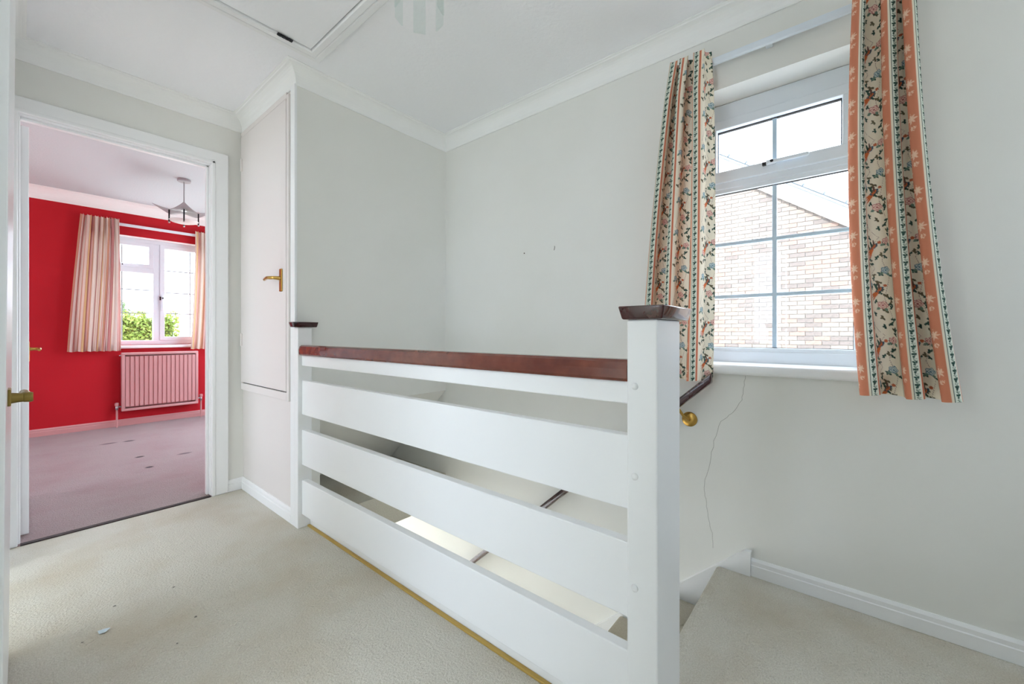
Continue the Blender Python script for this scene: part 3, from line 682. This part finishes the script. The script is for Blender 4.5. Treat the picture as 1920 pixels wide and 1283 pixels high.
ra = thing('radiator', 'pink ribbed panel radiator below the bedroom window', 'radiator', (1.0, YR - .06, .17))
rx0, rx1, rz0, rz1 = .672, 1.326, .172, .79
yF = YR - .10
nr = 16; prof = []
pw = (rx1 - rx0 - .05) / nr
for k in range(nr):
    x = rx0 + .025 + k * pw
    prof += [(x, yF), (x + pw * .10, yF), (x + pw * .16, yF - .009), (x + pw * .88, yF - .009), (x + pw * .94, yF)]
prof += [(rx1 - .025, yF), (rx1 - .025, yF + .02), (rx0 + .025, yF + .02)]
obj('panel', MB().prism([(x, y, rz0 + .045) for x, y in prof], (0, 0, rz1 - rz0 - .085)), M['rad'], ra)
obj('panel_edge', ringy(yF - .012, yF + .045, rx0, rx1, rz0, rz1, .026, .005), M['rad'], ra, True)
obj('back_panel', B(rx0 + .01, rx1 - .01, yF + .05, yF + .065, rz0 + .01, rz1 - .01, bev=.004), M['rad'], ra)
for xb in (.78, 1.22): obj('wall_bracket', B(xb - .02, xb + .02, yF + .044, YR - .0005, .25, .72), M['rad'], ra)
for xp, sgn, zv in ((.640, 1, .225), (1.360, -1, .235)):
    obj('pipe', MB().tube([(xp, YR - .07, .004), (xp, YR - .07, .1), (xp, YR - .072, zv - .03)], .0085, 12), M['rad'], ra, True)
    v = obj('valve', MB().lathe((xp, YR - .072, zv - .035), (0, 0, 1), [(.011, 0), (.013, .01), (.013, .035), (.009, .04)], 14).tube([(xp, YR - .072, zv - .005), (xp + sgn * .035, YR - .072, zv - .005)], .009, 10), M['steel'], ra, True)
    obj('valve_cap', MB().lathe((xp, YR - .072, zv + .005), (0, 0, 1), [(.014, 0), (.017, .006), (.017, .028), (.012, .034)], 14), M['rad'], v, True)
obj('air_vent', MB().lathe((rx0 - .0, yF + .02, rz1 - .03), (-1, 0, 0), [(.007, 0), (.007, .012), (.004, .016)], 10), M['steel'], ra)

lx, ly = .945, 4.66
pl = thing('pendant_light', 'bedroom pendant light with curved square shade and glass disc', 'ceiling light', (lx, ly, 2.40))
obj('ceiling_rose', MB().lathe((lx, ly, 2.3995), (0, 0, -1), [(.048, 0), (.05, .004), (.05, .020), (.046, .024)], 28), M['shade'], pl, True)
obj('rod', MB().tube([(lx, ly, 2.376), (lx, ly, 2.16)], .0045, 10), M['steel'], pl)
obj('lamp_holder', MB().lathe((lx, ly, 2.165), (0, 0, -1), [(.013, 0), (.019, .008), (.021, .03), (.021, .055)], 16), M['steel'], pl, True)
sh = MB(); N = 16; half = .138; g = {}
ca, sa = math.cos(math.radians(33.5)), math.sin(math.radians(33.5))
for top in (0, 1):
    for i in range(N + 1):
        for j in range(N + 1):
            a = -1 + 2 * i / N; b_ = -1 + 2 * j / N
            z = 2.085 + .055 * (abs(a * b_)) ** 1.3 + .03 * (1 - max(abs(a), abs(b_))) * 1.0 + .004 * top
            x = a * half * (1 + .12 * abs(b_) ** 2); y = b_ * half * (1 + .12 * abs(a) ** 2)
            g[(top, i, j)] = sh.bm.verts.new((lx + x * ca - y * sa, ly + x * sa + y * ca, z))
for i in range(N):
    for j in range(N):
        sh.bm.faces.new([g[(1, i, j)], g[(1, i + 1, j)], g[(1, i + 1, j + 1)], g[(1, i, j + 1)]]); sh.bm.faces.new([g[(0, i, j)], g[(0, i, j + 1)], g[(0, i + 1, j + 1)], g[(0, i + 1, j)]])
for i in range(N):
    for q in (((i, 0), (i + 1, 0)), ((i + 1, N), (i, N)), ((0, i + 1), (0, i)), ((N, i), (N, i + 1))):
        sh.bm.faces.new([g[(0, *q[0])], g[(0, *q[1])], g[(1, *q[1])], g[(1, *q[0])]])
obj('shade', sh, M['shade'], pl, True)
obj('glass_disc', MB().lathe((lx, ly, 2.022), (0, 0, -1), [(.105, 0), (.108, .002), (.095, .012), (.06, .022), (.01, .028)], 32), M['frost'], pl, True)
for k in range(4):
    a = math.radians(33.5 + 45 + 90 * k) ; px, py = lx + .104 * math.cos(a), ly + .104 * math.sin(a)
    cl_ = obj('clip', MB().tube([(px, py, 2.105), (px, py, 2.0)], .0055, 8), M['darkmetal'], pl)
    obj('knob', MB().lathe((px, py, 2.0), (0, 0, -1), [(.006, 0), (.008, .004), (.006, .012)], 10), M['steel'], cl_)

# ------------------------------------------------------------------ landing ceiling light
gx, gy = .885, 1.150
gl = thing('ceiling_light', 'landing ceiling light with hanging clear glass strips', 'ceiling light', (gx, gy, ZC))
obj('ceiling_plate', MB().lathe((gx, gy, ZC - .0005), (0, 0, -1), [(.095, 0), (.1, .004), (.1, .022), (.09, .028)], 32), M['white'], gl, True)
obj('lamp_holder', MB().lathe((gx, gy, ZC - .028), (0, 0, -1), [(.02, 0), (.022, .03), (.02, .06), (.012, .065)], 16), M['white'], gl, True)
ang0 = math.atan2(gy, gx)
for k in range(6):
    a = ang0 + k * math.pi / 3
    me = MB().box(-.022, .022, -.003, .003, -.125, .125, .0015).mesh('glass_strip', M['lampglass'])
    s_ = link('glass_strip', me, gl, loc=(.082 * math.cos(a), .082 * math.sin(a), 2.105 + .125 - ZC))
    s_.rotation_euler = (0, 0, a + math.pi / 2)

# ------------------------------------------------------------------ small litter on the carpet
def scrap(name, x, y, s, m, label, cat, grp=None):
    b = MB(); n = 5; pts = [(s * random.uniform(.6, 1.1) * math.cos(2 * math.pi * k / n), s * random.uniform(.5, 1.0) * math.sin(2 * math.pi * k / n)) for k in range(n)]
    c0 = b.bm.verts.new((x, y, s * .45)); vs = [b.bm.verts.new((x + p, y + q, .0015 + random.uniform(0, s * .3))) for p, q in pts]; c1_ = b.bm.verts.new((x, y, .0008))
    for k in range(n): b.bm.faces.new((c0, vs[k], vs[(k + 1) % n])); b.bm.faces.new((c1_, vs[(k + 1) % n], vs[k]))
    return tag(obj(name, b, m), label, cat, None, grp)
scrap('paper_scrap', .174, 1.915, .019, M['paper'], 'small pale blue scrap of crumpled foil on the carpet', 'paper scrap')
for (x, y, lb) in ((.217, 2.061, 'tiny dark crumb just behind the foil scrap on the carpet'), (.319, 1.659, 'tiny dark crumb on the carpet nearest the viewer'), (.381, 2.037, 'tiny dark crumb on the carpet furthest from the viewer'),
                   (.390, 1.764, 'tiny dark crumb on the carpet nearest the balustrade'), (.125, 1.90, 'tiny dark crumb on the carpet left of the foil scrap')):
    scrap('crumb', x, y, .0055, M['hook'], lb, 'crumb', 'crumbs on the landing carpet')

# ------------------------------------------------------------------ outside
tag(obj('ground', B(-40, 60, -40, 60, -3.0, -2.9), M['ground']), 'pale paved ground outside the house', 'ground', STR)
nh = thing('neighbour_house', 'pale brick gable end of the neighbouring house through the window', 'house', (8.5, 1.0, -2.9))
slope = .709
AP = 2.05
zg = lambda y: 3.612 + slope * ((y if y < AP else 2 * AP - y) - 1.268)
ylo, yhi = -3.4, 2 * AP + 3.4
gw = obj('gable_wall', MB().prism([(8.512, ylo, -2.9), (8.512, yhi, -2.9), (8.512, yhi, zg(yhi) + .25), (8.512, AP, zg(AP) + .25), (8.512, ylo, zg(ylo) + .25)], (.25, 0, 0)), M['mortar'], nh)
bl, bh, pit, cou = .215, .065, .225, .075
cand = []; rest = MB(); CAMX = Vector((0, 0, 1))
nrow = int((7.5) / cou)
def brick_mesh(m):
    return B(-.006, .012, -bl / 2, bl / 2, -bh / 2, bh / 2).mesh('brick', m)
BM_ = [brick_mesh(M['brick']), brick_mesh(M['brick2']), brick_mesh(M['brick3'])]
for r in range(nrow):
    z = -2.84 + r * cou
    for k in range(int((yhi - ylo) / pit)):
        y = ylo + .12 + k * pit + (pit / 2 if r % 2 else 0)
        if z + bh / 2 > min(zg(y - bl / 2), zg(y + bl / 2)) + .2 or y + bl / 2 > yhi: continue
        if .70 < z < 3.6 and -.15 < y < 2.1: cand.append((math.hypot(8.5, y) + abs(z - 1) * .1, y, z))
        elif y > -3 and z > -1.5: rest.box(8.500, 8.5125, y - bl / 2, y + bl / 2, z - bh / 2, z + bh / 2)
cand.sort()
for i, (d, y, z) in enumerate(cand):
    if i < 300:
        o = link('brick', BM_[random.choices((0, 1, 2), (6, 2, 2))[0]], gw, loc=(random.uniform(8.503, 8.506) - 8.5, y - 1.0, z + 2.9))
        o.location = Vector((random.uniform(8.501, 8.506), y, z))     # gable_wall sits at the world origin
    else:
        rest.box(8.500, 8.5125, y - bl / 2, y + bl / 2, z - bh / 2, z + bh / 2)
q = obj('brickwork', rest, M['brick'], gw); q['kind'] = 'stuff'
for sgn in (1, -1):
    Y0, Y1 = (ylo - .3, AP) if sgn > 0 else (AP, yhi + .3)
    bp = [(8.40, Y0, zg(Y0)), (8.40, Y1, zg(Y1)), (8.40, Y1, zg(Y1) + .285), (8.40, Y0, zg(Y0) + .285)]
    obj('bargeboard', MB().prism(bp, (.06, 0, 0)), M['barge'], nh)
    rf = obj('roof_slope', MB().prism([(8.33, Y0, zg(Y0) + .287), (8.33, Y1, zg(Y1) + .287), (8.33, Y1, zg(Y1) + .33), (8.33, Y0, zg(Y0) + .33)], (7, 0, 0)), M['tile'], nh)
    n = int(abs(Y1 - Y0) / .28)
    tm = MB().prism([(0, -.16, .0), (0, .16, .227 * 0 + .0), (0, .16, .028), (0, -.16, .06)], (.32, 0, 0)).mesh('roof_tile', M['tile'])
    for k in range(n):
        y = (Y0 + Y1) / 2 + (k - n / 2 + .5) * .28
        o = link('roof_tile', tm, rf, loc=(8.31, y, zg(y) + .335)); o.rotation_euler = (math.atan(slope) * sgn, 0, 0 if sgn > 0 else 0)
        if sgn < 0: o.scale = (1, -1, 1)

def leaves(name, n, sampler, size, m, parent):
    rng = np.random.RandomState(12); P = sampler(rng, n)
    a = rng.normal(size=(n, 3)); a /= np.linalg.norm(a, axis=1)[:, None]; b = rng.normal(size=(n, 3)); b -= (b * a).sum(1)[:, None] * a; b /= np.linalg.norm(b, axis=1)[:, None]
    L = rng.uniform(.6, 1.2, n)[:, None] * size
    V = np.stack([P - a * L, P + b * L * .45, P + a * L, P - b * L * .45], 1).reshape(-1, 3)
    me = bpy.data.meshes.new(name); me.from_pydata(V.tolist(), [], np.arange(4 * n).reshape(-1, 4).tolist()); me.materials.append(m)
    o = link(name, me, parent); o['kind'] = 'stuff'; return o
hgd = thing('hedge', 'green hedge outside the bedroom window', 'hedge', (1.2, 12.3, -2.9))
def hs(rng, n):
    x = rng.uniform(-.9, 2.33, n); y = rng.uniform(11.9, 12.7, n); top = 1.42 + .05 * np.sin(x * 9) + .04 * np.sin(x * 23)
    z = -2.8 + (top + 2.8) * rng.uniform(0, 1, n) ** .45
    f = rng.rand(n) < .55; y[f] = 11.9 + rng.exponential(.06, f.sum())
    return np.stack([x, y, z], 1)
leaves('foliage', 16000, hs, .05, M['leaf'], hgd)
obj('hedge_core', MB().box(-.85, 2.26, 12.02, 12.6, -2.9, 1.33, .1), mat('hedge_inside', (84, 98, 50), .9), hgd)
for xs in (-.3, .6, 1.5): obj('stem', MB().tube([(xs, 12.3, -2.9), (xs + .05, 12.3, -1.5), (xs, 12.3, .5)], [.05, .04, .02], 8), M['bark'], hgd)
tre = thing('tree', 'distant tree rising above the hedge by the bedroom window', 'tree', (1.5, 19, -2.9))
def ts(rng, n):
    c = rng.normal(size=(n, 3)); c /= np.linalg.norm(c, axis=1)[:, None]; r = rng.uniform(.5, 1, n)[:, None] ** .4
    return np.array((1.6, 19., 1.0)) + c * r * np.array((1.0, 1.0, 1.35))
leaves('foliage', 2200, ts, .09, mat('tree_leaf', (104, 126, 84), .6), tre)
obj('trunk', MB().tube([(1.6, 19, -2.9), (1.6, 19, -.5), (1.62, 19, 1.0)], [.14, .11, .05], 8), M['bark'], tre)
